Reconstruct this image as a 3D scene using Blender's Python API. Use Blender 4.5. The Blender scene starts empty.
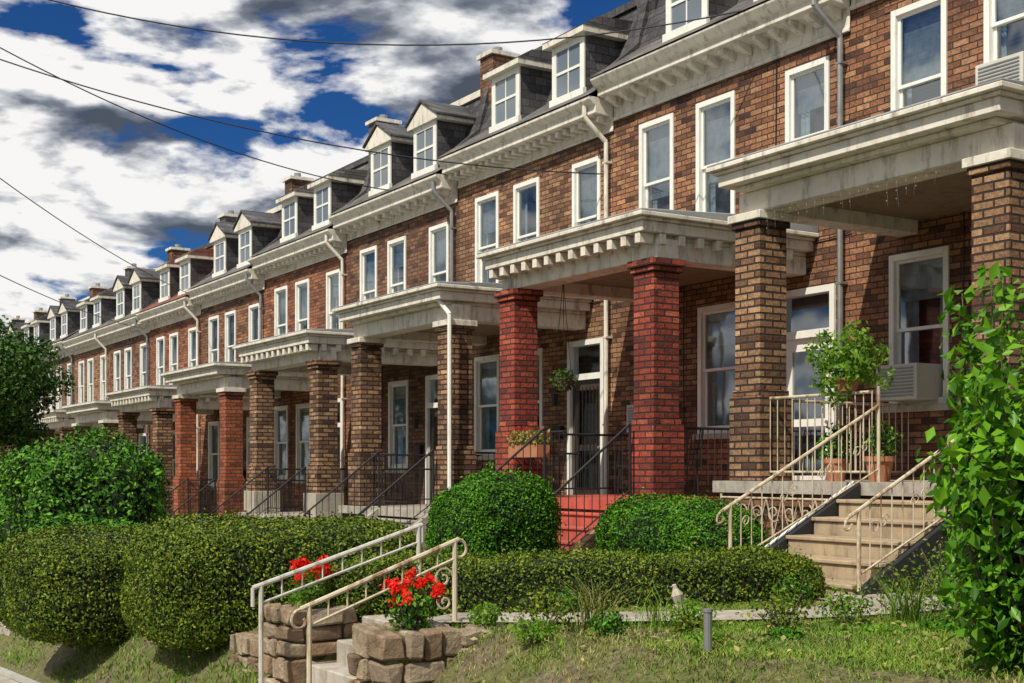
import bpy, math, random, bmesh
import numpy as np
from mathutils import Vector
random.seed(7); rng=np.random.default_rng(11)
scene=bpy.context.scene
PI=math.pi
# ------------------------------------------------------------------ terrain profile
DR=[0,.255,.51,.765,1.02,1.25,1.4,1.45,1.45,1.4,1.35,1.3,1.3]
def drop(t):
    if t<=0: return max(t,-8)*.255
    if t>=12: return 1.3
    k=int(t); return DR[k]+(DR[k+1]-DR[k])*(t-k)
def G(Y): return -1.1-drop((Y-8.6)/5.04)     # yard level
def S(Y): return G(Y)-.97                    # sidewalk level
def ground(X,Y):
    s=S(Y); g=G(Y)
    if X< -2.2: return s-.17
    if X<3.0: return s-.01
    if X<4.2:
        t=(X-3.0)/1.2; z=s+(g-s)*(t*t*(3-2*t)*.5+t*.5)
        if 7.62<Y<8.68: z=min(z,s+(g-s)*t-.22)
        return z
    return g
# ------------------------------------------------------------------ materials
def newmat(name):
    m=bpy.data.materials.new(name); m.use_nodes=True
    nt=m.node_tree; b=nt.nodes["Principled BSDF"]; return m,nt,b
def N(nt,t,**k):
    n=nt.nodes.new(t)
    for a,v in k.items(): setattr(n,a,v)
    return n
def ramp(nt,fac,stops,interp=None):
    r=N(nt,"ShaderNodeValToRGB"); e=r.color_ramp.elements
    if interp: r.color_ramp.interpolation=interp
    while len(e)<len(stops): e.new(.5)
    for q,(p,c) in zip(e,stops): q.position=p; q.color=(*c,1) if len(c)==3 else c
    nt.links.new(fac,r.inputs[0]); return r.outputs[0]
def mixc(nt,f,a,b,bt='MIX'):
    m=N(nt,"ShaderNodeMix",data_type='RGBA',blend_type=bt)
    for inp,v in ((m.inputs[0],f),(m.inputs[6],a),(m.inputs[7],b)):
        if isinstance(v,bpy.types.NodeSocket): nt.links.new(v,inp)
        elif isinstance(v,(int,float)): inp.default_value=v
        else: inp.default_value=(*v,1)
    return m.outputs[2]
def mth(nt,op,a,b=None,c=None):
    n=N(nt,"ShaderNodeMath",operation=op)
    for inp,v in zip(n.inputs,(a,b,c)):
        if v is None: continue
        if isinstance(v,bpy.types.NodeSocket): nt.links.new(v,inp)
        else: inp.default_value=v
    return n.outputs[0]
def objvec(nt): return N(nt,"ShaderNodeTexCoord").outputs['Object']
def noise(nt,scale,detail=3,rough=.55,vec=None):
    n=N(nt,"ShaderNodeTexNoise"); n.inputs['Scale'].default_value=scale
    n.inputs['Detail'].default_value=detail; n.inputs['Roughness'].default_value=rough
    nt.links.new(vec if vec is not None else objvec(nt),n.inputs['Vector']); return n.outputs[0]
def plain(name,col,rough=.6,var=.25,scale=3,metal=0,bump=.0,dirt=None,dl=(.5,.72)):
    m,nt,b=newmat(name)
    f=noise(nt,scale,4,.65)
    lo=tuple(c*(1-var) for c in col); hi=tuple(min(1,c*(1+var*.6)) for c in col)
    c=ramp(nt,f,[(.3,lo),(.7,hi)])
    if dirt:
        g=N(nt,"ShaderNodeMapping"); g.inputs['Scale'].default_value=(3,3,.8)
        nt.links.new(objvec(nt),g.inputs[0])
        f2=noise(nt,2.6,6,.72,g.outputs[0]); k=ramp(nt,f2,[(dl[0],(0,0,0)),(dl[1],(1,1,1))])
        c=mixc(nt,k,c,dirt)
    nt.links.new(c,b.inputs['Base Color'])
    b.inputs['Roughness'].default_value=rough; b.inputs['Metallic'].default_value=metal
    if bump:
        bp=N(nt,"ShaderNodeBump"); bp.inputs['Strength'].default_value=bump; bp.inputs['Distance'].default_value=.02
        nt.links.new(noise(nt,scale*9,3),bp.inputs['Height']); nt.links.new(bp.outputs[0],b.inputs['Normal'])
    return m
def brick(name,pal,mortar,bw=.23,rh=.078,ms=.009,slope=1.0,rough=.85,bumpd=.02):
    m,nt,b=newmat(name)
    sx=N(nt,"ShaderNodeSeparateXYZ"); nt.links.new(objvec(nt),sx.inputs[0])
    cb=N(nt,"ShaderNodeCombineXYZ"); nt.links.new(mth(nt,'ADD',sx.outputs[0],sx.outputs[1]),cb.inputs[0])
    nt.links.new(mth(nt,'MULTIPLY',sx.outputs[2],slope),cb.inputs[1])
    t=N(nt,"ShaderNodeTexBrick"); nt.links.new(cb.outputs[0],t.inputs['Vector'])
    t.inputs['Scale'].default_value=1; t.inputs['Brick Width'].default_value=bw; t.inputs['Row Height'].default_value=rh
    t.inputs['Mortar Size'].default_value=ms; t.inputs['Mortar Smooth'].default_value=.35
    t.inputs['Color1'].default_value=(0,0,0,1); t.inputs['Color2'].default_value=(1,1,1,1); t.inputs['Mortar'].default_value=(.5,.5,.5,1)
    k=len(pal); col=ramp(nt,t.outputs[0],[(q/(k-1),c) for q,c in enumerate(pal)])
    n2=noise(nt,26,4,.75); v2=ramp(nt,n2,[(.3,(.50,.50,.50)),(.7,(1.38,1.38,1.38))])
    col=mixc(nt,1.0,col,v2,'MULTIPLY')
    col=mixc(nt,t.outputs['Fac'],col,mortar)
    n1=noise(nt,.8,5,.66); v=ramp(nt,n1,[(.32,(.46,.43,.42)),(.68,(1.2,1.13,1.05))])
    col=mixc(nt,1.0,col,v,'MULTIPLY')
    nt.links.new(col,b.inputs['Base Color']); b.inputs['Roughness'].default_value=rough
    h=mth(nt,'MULTIPLY_ADD',t.outputs['Fac'],-1.0,n2)
    bp=N(nt,"ShaderNodeBump"); bp.inputs['Strength'].default_value=.95; bp.inputs['Distance'].default_value=bumpd
    nt.links.new(h,bp.inputs['Height']); nt.links.new(bp.outputs[0],b.inputs['Normal'])
    return m
M={}
M['brick']=brick("brown_brick",[(.06,.026,.017),(.22,.095,.05),(.38,.175,.088),(.17,.075,.042),(.46,.25,.135),(.28,.12,.06)],(.045,.029,.022))
M['brick2']=brick("tan_brick",[(.10,.047,.027),(.28,.14,.075),(.43,.235,.125),(.21,.10,.055),(.48,.29,.165),(.34,.165,.085)],(.065,.043,.031))
M['brick3']=brick("dark_brown_brick",[(.06,.030,.021),(.16,.077,.046),(.28,.135,.075),(.12,.055,.035),(.33,.17,.10),(.21,.095,.054)],(.07,.05,.038))
M['brick4']=brick("reddish_brick",[(.10,.035,.021),(.27,.10,.05),(.40,.155,.075),(.19,.065,.035),(.43,.19,.095),(.31,.11,.055)],(.07,.043,.033))
M['brickcol']=brick("column_brick",[(.07,.033,.02),(.22,.11,.058),(.41,.245,.135),(.16,.08,.045),(.50,.32,.185),(.29,.145,.075)],(.035,.024,.018),ms=.013)
M['redbrick']=brick("red_brick",[(.13,.024,.016),(.30,.044,.027),(.43,.078,.041),(.24,.036,.023),(.50,.12,.065)],(.045,.024,.019),ms=.012)
M['orgbrick']=brick("orange_brick",[(.22,.06,.026),(.42,.11,.042),(.52,.16,.065),(.40,.10,.04)],(.10,.06,.045),ms=.010)
M['slate']=brick("slate_roof",[(.05,.052,.06),(.085,.088,.10),(.13,.132,.145),(.07,.072,.08)],(.015,.015,.02),bw=.26,rh=.14,ms=.006,rough=.6,bumpd=.012)
M['slategray']=brick("grey_shingle_roof",[(.10,.10,.105),(.15,.15,.155),(.21,.205,.20),(.125,.125,.13)],(.035,.035,.035),bw=.3,rh=.07,ms=.006,rough=.8,bumpd=.012)
M['slatered']=brick("red_shingle_roof",[(.16,.05,.035),(.26,.085,.06),(.31,.11,.08),(.20,.07,.05)],(.03,.02,.02),bw=.26,rh=.14,ms=.006,rough=.8,bumpd=.012)
M['white']=plain("white_painted_wood",(.72,.67,.58),.55,.16,2.5,bump=.12,dirt=(.26,.215,.16),dl=(.50,.72))
M['white2']=plain("fresh_white_paint",(.78,.77,.72),.45,.08,3,dirt=(.42,.38,.31),dl=(.57,.78))
M['grayroof']=plain("porch_roof_membrane",(.30,.31,.32),.8,.35,1.2)
M['ceil']=plain("porch_ceiling_paint",(.24,.175,.115),.7,.2,1,dirt=(.11,.075,.045))
M['conc']=plain("concrete",(.38,.34,.29),.9,.3,2.5,bump=.3,dirt=(.15,.13,.10))
M['tan']=plain("tan_painted_steps",(.38,.29,.185),.8,.2,3,bump=.2,dirt=(.14,.10,.07))
M['redpaint']=plain("red_painted_concrete",(.48,.09,.06),.55,.2,4,bump=.1,dirt=(.25,.07,.05))
M['black']=plain("black_iron",(.018,.018,.02),.4,.2,5)
M['cream']=plain("cream_iron",(.55,.47,.34),.5,.12,8,dirt=(.22,.115,.06),dl=(.49,.62))
M['palerail']=plain("pale_grey_iron",(.50,.48,.43),.5,.12,8,dirt=(.23,.16,.11),dl=(.51,.66))
M['door']=plain("dark_door",(.05,.035,.03),.4,.2,4)
M['inside']=plain("dark_interior",(.018,.018,.02),.9,.1,2)
M['curtain']=plain("curtain_cloth",(.32,.34,.35),.9,.35,9)
M['asphalt']=plain("asphalt",(.05,.05,.052),.9,.25,6,bump=.4)
M['wood']=plain("weathered_wood",(.12,.09,.06),.9,.3,6,bump=.4)
M['metal']=plain("galvanised_metal",(.30,.30,.30),.45,.2,6,metal=.5)
M['terracotta']=plain("terracotta",(.40,.16,.08),.8,.2,6)
M['plastic']=plain("ac_casing",(.55,.53,.47),.5,.1,4)
M['kerb']=plain("kerb_stone",(.38,.37,.34),.85,.2,3,bump=.2)
M['capstone']=plain("cap_stone",(.42,.38,.31),.85,.2,3,bump=.2,dirt=(.2,.17,.13))
def stonemat():
    m,nt,b=newmat("rubble_stone")
    f=noise(nt,5,5,.7); c=ramp(nt,f,[(.3,(.12,.09,.06)),(.5,(.27,.21,.15)),(.7,(.42,.36,.28))])
    g=N(nt,"ShaderNodeNewGeometry"); r=ramp(nt,g.outputs['Random Per Island'],[(0,(.5,.42,.36)),(.35,(1,.82,.66)),(.7,(1,.97,.95)),(1,(1.35,1.3,1.2))])
    nt.links.new(mixc(nt,1.0,c,r,'MULTIPLY'),b.inputs['Base Color']); b.inputs['Roughness'].default_value=.95
    bp=N(nt,"ShaderNodeBump"); bp.inputs['Strength'].default_value=1; bp.inputs['Distance'].default_value=.04
    nt.links.new(noise(nt,18,6,.7),bp.inputs['Height']); nt.links.new(bp.outputs[0],b.inputs['Normal'])
    return m
M['stone']=stonemat()
def glassmat(name,alpha):
    m,nt,b=newmat(name)
    out=nt.nodes['Material Output']
    nt.nodes.remove(b)
    gl=N(nt,"ShaderNodeBsdfGlossy"); gl.inputs['Roughness'].default_value=.05; gl.inputs['Color'].default_value=(.85,.9,.92,1)
    bp=N(nt,"ShaderNodeBump"); bp.inputs['Strength'].default_value=.08; bp.inputs['Distance'].default_value=.03
    nt.links.new(noise(nt,2.2,1),bp.inputs['Height']); nt.links.new(bp.outputs[0],gl.inputs['Normal'])
    tr=N(nt,"ShaderNodeBsdfTransparent"); tr.inputs[0].default_value=(.70,.80,.86,1)
    mx=N(nt,"ShaderNodeMixShader"); mx.inputs[0].default_value=alpha
    nt.links.new(tr.outputs[0],mx.inputs[1]); nt.links.new(gl.outputs[0],mx.inputs[2]); nt.links.new(mx.outputs[0],out.inputs[0])
    return m
M['glass']=glassmat("window_glass",.22)
def dglass():
    m,nt,b=newmat("dark_window_glass"); b.inputs['Base Color'].default_value=(.14,.17,.20,1); b.inputs['Roughness'].default_value=.1
    b.inputs['Specular IOR Level'].default_value=1.0
    return m
M['dglass']=dglass()
def leafmat(name,cols,rough=.5,trans=.25,var=1.0):
    m,nt,b=newmat(name)
    g=N(nt,"ShaderNodeNewGeometry")
    n=len(cols); c=ramp(nt,g.outputs['Random Per Island'],[(k/(n-1),cc) for k,cc in enumerate(cols)])
    f=noise(nt,3.1,2); v=ramp(nt,f,[(.35,(1-.35*var,1-.30*var,1-.32*var)),(.65,(1+.25*var,1+.18*var,1))])
    c=mixc(nt,1.0,c,v,'MULTIPLY')
    nt.links.new(c,b.inputs['Base Color']); b.inputs['Roughness'].default_value=rough
    b.inputs['Specular IOR Level'].default_value=.18
    out=nt.nodes['Material Output']
    if trans:
        t=N(nt,"ShaderNodeBsdfTranslucent"); nt.links.new(mixc(nt,1.0,c,(1.3,1.5,.5),'MULTIPLY'),t.inputs[0])
        mx=N(nt,"ShaderNodeMixShader"); mx.inputs[0].default_value=trans
        nt.links.new(b.outputs[0],mx.inputs[1]); nt.links.new(t.outputs[0],mx.inputs[2]); nt.links.new(mx.outputs[0],out.inputs[0])
    return m
M['hedge']=leafmat("hedge_leaves",[(.022,.05,.004),(.06,.11,.008),(.12,.19,.014),(.19,.22,.022),(.04,.08,.006)],trans=0,var=.8)
M['box']=leafmat("boxwood_leaves",[(.014,.06,.003),(.04,.14,.006),(.10,.27,.010),(.03,.10,.006)],trans=0)
M['broad']=leafmat("broad_leaves",[(.025,.09,.008),(.065,.19,.010),(.18,.39,.022),(.045,.15,.008)],.36,.28)
M['shrub']=leafmat("shrub_leaves",[(.016,.07,.006),(.04,.14,.010),(.12,.29,.018),(.025,.09,.008)],.5,0)
M['tree']=leafmat("tree_leaves",[(.012,.045,.008),(.035,.09,.013),(.07,.15,.02)],.5,0)
M['lime']=leafmat("light_green_leaves",[(.10,.22,.03),(.22,.38,.05),(.07,.16,.02)],.45,.4)
M['redfl']=leafmat("red_flower_petals",[(.75,.010,.008),(.9,.03,.015),(.5,.008,.008)],.5,.2,.3)
M['core']=plain("light_block_core",(.008,.015,.004),1,.3,3)
M['grassb']=leafmat("dry_grass_blades",[(.17,.19,.05),(.28,.27,.09),(.42,.35,.18),(.12,.16,.03),(.20,.24,.05)],.7,.15,.8)
M['grassg']=leafmat("green_grass_blades",[(.07,.16,.018),(.13,.25,.028),(.22,.30,.045)],.6,.15)
def groundmat():
    m,nt,b=newmat("ground_grass_soil")
    f=noise(nt,1.3,6,.75); f2=noise(nt,16,5,.75)
    a=ramp(nt,f2,[(.3,(.06,.07,.02)),(.55,(.15,.15,.045)),(.75,(.30,.26,.12))])
    c=ramp(nt,f2,[(.3,(.055,.04,.025)),(.55,(.18,.14,.085)),(.75,(.34,.28,.18))])
    k=ramp(nt,f,[(.50,(0,0,0)),(.60,(1,1,1))])
    nt.links.new(mixc(nt,k,a,c),b.inputs['Base Color']); b.inputs['Roughness'].default_value=1
    bp=N(nt,"ShaderNodeBump"); bp.inputs['Strength'].default_value=1; bp.inputs['Distance'].default_value=.05
    nt.links.new(f2,bp.inputs['Height']); nt.links.new(bp.outputs[0],b.inputs['Normal'])
    return m
M['ground']=groundmat()
# ------------------------------------------------------------------ mesh helpers
class MB:
    def __init__(s): s.v=[];s.f=[];s.m=[];s.mats=[]
    def mi(s,k):
        if k not in s.mats: s.mats.append(k)
        return s.mats.index(k)
    def poly(s,pts,mat):
        n=len(s.v); s.v+= [tuple(p) for p in pts]; s.f.append(tuple(range(n,n+len(pts)))); s.m.append(s.mi(mat))
    def box(s,x0,x1,y0,y1,z0,z1,mat,jit=0):
        n=len(s.v); P=[(x,y,z) for x in(x0,x1) for y in(y0,y1) for z in(z0,z1)]
        if jit: P=[tuple(c+random.uniform(-jit,jit) for c in p) for p in P]
        s.v+=P; k=s.mi(mat)
        for f in((0,1,3,2),(4,6,7,5),(0,4,5,1),(2,3,7,6),(0,2,6,4),(1,5,7,3)):
            s.f.append(tuple(n+i for i in f)); s.m.append(k)
    def prism(s,prof,y0,y1,mat):
        n=len(s.v); c=len(prof); s.v+=[(x,y0,z) for x,z in prof]+[(x,y1,z) for x,z in prof]; k=s.mi(mat)
        for i in range(c):
            j=(i+1)%c; s.f.append((n+i,n+j,n+c+j,n+c+i)); s.m.append(k)
        s.f.append(tuple(range(n+c-1,n-1,-1))); s.m.append(k); s.f.append(tuple(range(n+c,n+2*c))); s.m.append(k)
    def prismx(s,prof,x0,x1,mat):
        n=len(s.v); c=len(prof); s.v+=[(x0,y,z) for y,z in prof]+[(x1,y,z) for y,z in prof]; k=s.mi(mat)
        for i in range(c):
            j=(i+1)%c; s.f.append((n+i,n+j,n+c+j,n+c+i)); s.m.append(k)
        s.f.append(tuple(range(n+c-1,n-1,-1))); s.m.append(k); s.f.append(tuple(range(n+c,n+2*c))); s.m.append(k)
    def tube(s,p0,p1,r,mat,n=6,r1=None):
        p0=Vector(p0);p1=Vector(p1); d=(p1-p0)
        if d.length<1e-6: return
        d.normalize(); a=d.orthogonal().normalized(); b=d.cross(a); r1=r if r1 is None else r1
        o=len(s.v); k=s.mi(mat)
        for p,rr in((p0,r),(p1,r1)):
            for i in range(n):
                t=2*PI*i/n; s.v.append(tuple(p+a*math.cos(t)*rr+b*math.sin(t)*rr))
        for i in range(n):
            j=(i+1)%n; s.f.append((o+i,o+j,o+n+j,o+n+i)); s.m.append(k)
        s.f.append(tuple(range(o+n-1,o-1,-1))); s.m.append(k); s.f.append(tuple(range(o+n,o+2*n))); s.m.append(k)
    def path(s,pts,r,mat,n=6):
        for a,b in zip(pts[:-1],pts[1:]): s.tube(a,b,r,mat,n)
    def scroll(s,c,ax,r,turns,start,mat,th=.007):
        prev=None; ax=Vector(ax)
        for q in range(15):
            t=q/14; a=start+turns*2*PI*t; rr=r*(1-.75*t); p=Vector(c)+ax*rr*math.cos(a)+Vector((0,0,rr*math.sin(a)))
            if prev is not None: s.tube(prev,p,th,mat,4)
            prev=p
    def done(s,name,parent=None,bevel=0,origin=None):
        me=bpy.data.meshes.new(name)
        me.from_pydata(s.v,[],s.f)
        for k in s.mats: me.materials.append(M[k])
        me.polygons.foreach_set('material_index',s.m); me.update()
        bm=bmesh.new(); bm.from_mesh(me); bmesh.ops.recalc_face_normals(bm,faces=bm.faces); bm.to_mesh(me); bm.free()
        o=bpy.data.objects.new(name,me); scene.collection.objects.link(o)
        if parent: o.parent=parent; o.location=-Vector(parent.location)
        if bevel:
            md=o.modifiers.new("bevel",'BEVEL'); md.width=bevel; md.segments=1; md.limit_method='ANGLE'
        return o
def empty(name,loc):
    e=bpy.data.objects.new(name,None); e.location=loc; scene.collection.objects.link(e); e.empty_display_size=.3; return e
def lump(P,f,seed,k=5):
    r=np.random.default_rng(seed); o=np.zeros(len(P))
    for i in range(k):
        d=r.normal(size=3); d/=np.linalg.norm(d); o+=np.sin(P@d*f*(1+.35*i)+r.uniform(0,6.28))/(1+.3*i)
    return o/k
def leafobj(name,P,Nn,size,mat,parent=None,spread=.9,aspect=.5,fold=.25,sizevar=.35,updir=None):
    n=len(P); Nn=Nn+rng.normal(size=(n,3))*spread; Nn/=np.linalg.norm(Nn,axis=1)[:,None]+1e-9
    T=rng.normal(size=(n,3))
    if updir is not None: T=T*.6+np.array(updir)
    T-= (T*Nn).sum(1)[:,None]*Nn; T/=np.linalg.norm(T,axis=1)[:,None]+1e-9
    B=np.cross(Nn,T); s=(size*(1+rng.uniform(-sizevar,sizevar,n)))[:,None]
    V=np.empty((n,4,3)); V[:,0]=P-T*s*.5; V[:,2]=P+T*s*.5
    V[:,1]=P+B*s*aspect*.5+Nn*s*fold*.4; V[:,3]=P-B*s*aspect*.5+Nn*s*fold*.4
    me=bpy.data.meshes.new(name); me.vertices.add(n*4); me.vertices.foreach_set('co',V.ravel().astype(np.float32))
    base=np.arange(n)[:,None]*4; L=np.concatenate([base+0,base+1,base+2,base+0,base+2,base+3],1).ravel()
    me.loops.add(n*6); me.loops.foreach_set('vertex_index',L.astype(np.int32))
    me.polygons.add(n*2); me.polygons.foreach_set('loop_start',(np.arange(n*2)*3).astype(np.int32))
    me.polygons.foreach_set('loop_total',np.full(n*2,3,np.int32))
    me.materials.append(M[mat]); me.update(calc_edges=True); me.validate()
    o=bpy.data.objects.new(name,me); scene.collection.objects.link(o)
    if parent: o.parent=parent; o.location=-Vector(parent.location)
    return o
def cubesurf(n):
    v=rng.uniform(-1,1,(n,3)); ax=rng.integers(0,3,n); sg=rng.choice([-1,1],n); v[np.arange(n),ax]=sg; return v
def superq(v,p): return v/((np.abs(v)**p).sum(1)**(1/p))[:,None]
def hedge(name,c,h,rot,n,leaf,mat,p=4,amp=.05,zmin=None,depth=.06,seed=1):
    c=np.array(c,float); h=np.array(h,float)
    e=empty(name,(c[0],c[1],c[2]-h[2]))
    ca,sa=math.cos(rot),math.sin(rot); R=np.array([[ca,-sa,0],[sa,ca,0],[0,0,1]])
    q=superq(cubesurf(n),p); nr=np.sign(q)*np.abs(q)**(p-1)/h; nr/=np.linalg.norm(nr,axis=1)[:,None]
    P=q*h; d=lump(P,3.2,seed)*amp*2+lump(P,11,seed+1)*amp*.9+lump(P,26,seed+2)*amp*.5
    P=P+nr*(d-np.abs(rng.normal(size=n))*depth)[:,None]
    k=rng.random(n)<.04; P[k]+=nr[k]*rng.uniform(.0,.09,k.sum())[:,None]
    P=P@R.T+c; nr=nr@R.T
    if zmin is not None:
        k=P[:,2]>zmin; P=P[k]; nr=nr[k]
    leafobj("leaves",P,nr,leaf,mat,e,spread=.75)
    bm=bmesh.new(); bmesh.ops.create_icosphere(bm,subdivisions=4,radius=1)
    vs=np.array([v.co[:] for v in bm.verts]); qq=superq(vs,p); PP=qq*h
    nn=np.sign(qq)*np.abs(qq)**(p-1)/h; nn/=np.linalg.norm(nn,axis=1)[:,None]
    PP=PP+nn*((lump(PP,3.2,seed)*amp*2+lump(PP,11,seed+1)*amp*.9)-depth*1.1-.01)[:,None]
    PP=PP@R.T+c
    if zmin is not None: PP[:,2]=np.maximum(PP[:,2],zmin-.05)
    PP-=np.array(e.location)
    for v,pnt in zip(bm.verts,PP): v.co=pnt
    me=bpy.data.meshes.new("core"); bm.to_mesh(me); bm.free(); me.materials.append(M['core'])  # added dark body inside the leaves, stops light passing through the hedge
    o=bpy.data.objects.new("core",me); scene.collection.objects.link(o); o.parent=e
    return e
# ------------------------------------------------------------------ ground sheets
def build_ground():
    xs=[-2500,-400,-60,-12,-2.21,-2.19,0,2.9,3.0]+[3.0+.1*i for i in range(1,13)]+[4.3,4.6,5,5.5,6,6.5,7,8,9,12,25,60,400,2500]
    ys=[-2500,-300,-60,-20,0,3,3.7,4.4,5,5.6,6.2,6.8,7.3,7.6,7.64,8.66,8.7,9.5,11]+[13.64+5.04*i for i in range(0,12)]+[80,200,700,3000]
    vs=[];fs=[]
    for y in ys:
        for x in xs:
            z=ground(x,y)
            if 3.0<x<7.5 and 2<y<60 and not(7.5<y<8.8): z+= .02*math.sin(x*5.1+y*3.3)*math.sin(y*2.3)
            vs.append((x,y,z))
    nx=len(xs)
    for j in range(len(ys)-1):
        for i in range(nx-1): a=j*nx+i; fs.append((a,a+1,a+nx+1,a+nx))
    me=bpy.data.meshes.new("ground"); me.from_pydata(vs,[],fs); me.materials.append(M['ground'])
    o=bpy.data.objects.new("ground",me); scene.collection.objects.link(o)
    def strip(name,x0,x1,dz,mat,ya=-60,yb=200,thick=None):
        b=MB(); yy=[y for y in ys if ya<=y<=yb]
        for a,c in zip(yy[:-1],yy[1:]):
            if thick is None: b.poly([(x0,a,S(a)+dz),(x1,a,S(a)+dz),(x1,c,S(c)+dz),(x0,c,S(c)+dz)],mat)
            else:
                n=len(b.v); b.v+=[(x0,a,S(a)+dz-thick),(x1,a,S(a)+dz-thick),(x1,a,S(a)+dz),(x0,a,S(a)+dz),(x0,c,S(c)+dz-thick),(x1,c,S(c)+dz-thick),(x1,c,S(c)+dz),(x0,c,S(c)+dz)]
                k=b.mi(mat)
                for f in((0,1,5,4),(1,2,6,5),(2,3,7,6),(3,0,4,7)): b.f.append(tuple(n+i for i in f)); b.m.append(k)
        return b.done(name)
    strip("road",-11.5,-2.36,-.14,'asphalt')
    strip("kerb",-2.35,-2.17,.012,'kerb',thick=.3)
    strip("sidewalk",.9,3.05,.018,'conc')
    strip("sidewalk_edging",3.055,3.17,.07,'kerb',thick=.2,ya=9.5,yb=60)
build_ground()
# ------------------------------------------------------------------ houses
XW=12.4; XP=10.0
def win(b,y0,y1,z0,z1,blind,seed):
    x=XW
    b.poly([(x,y0,z0),(x+.3,y0,z0),(x+.3,y0,z1),(x,y0,z1)],'white'); b.poly([(x,y1,z0),(x+.3,y1,z0),(x+.3,y1,z1),(x,y1,z1)],'white')
    b.poly([(x,y0,z1),(x+.3,y0,z1),(x+.3,y1,z1),(x,y1,z1)],'white'); b.poly([(x,y0,z0),(x+.3,y0,z0),(x+.3,y1,z0),(x,y1,z0)],'white')
    b.poly([(x+.3,y0,z0),(x+.3,y1,z0),(x+.3,y1,z1),(x+.3,y0,z1)],'inside')  # near-black sheet, the unlit room's shade put into its colour
    w=.075
    def ring(xa,xb,a,c,d,e,w,m):
        b.box(xa,xb,a,a+w,d,e,m); b.box(xa,xb,c-w,c,d,e,m); b.box(xa,xb,a+w,c-w,e-w,e,m); b.box(xa,xb,a+w,c-w,d,d+w,m)
    ring(x-.02,x+.09,y0+.003,y1-.003,z0+.003,z1-.003,w,'white2')
    a,c,d,e=y0+w,y1-w,z0+w,z1-w; m=(d+e)/2
    ring(x+.03,x+.06,a,c,m-.02,e,.04,'white2'); ring(x+.065,x+.095,a,c,d,m+.02,.04,'white2')
    b.poly([(x+.045,a,m),(x+.045,c,m),(x+.045,c,e),(x+.045,a,e)],'glass'); b.poly([(x+.08,a,d),(x+.08,c,d),(x+.08,c,m),(x+.08,a,m)],'glass')
    h=e-(e-d)*blind
    if blind>0:
        k=int((e-h)/.05)
        for q in range(k):
            zz=e-q*.05; b.poly([(x+.12,a,zz),(x+.12,c,zz),(x+.14,c,zz-.049),(x+.14,a,zz-.049)],'curtain')
    if blind<.9:
        r=random.Random(seed); fr=r.choice([.12,.2,.3])
        for (s0,s1) in((a,a+(c-a)*fr),(c-(c-a)*fr,c)):
            for q in range(5):
                t0=s0+(s1-s0)*q/5; t1=s0+(s1-s0)*(q+1)/5; xa=x+.18+(.02 if q%2 else 0); xb=x+.18+(0 if q%2 else .02)
                b.poly([(xa,t0,d),(xb,t1,d),(xb,t1,e),(xa,t0,e)],'curtain')
    b.box(x-.09,x+.02,y0-.05,y1+.05,z0-.08,z0-.002,'capstone')
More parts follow.
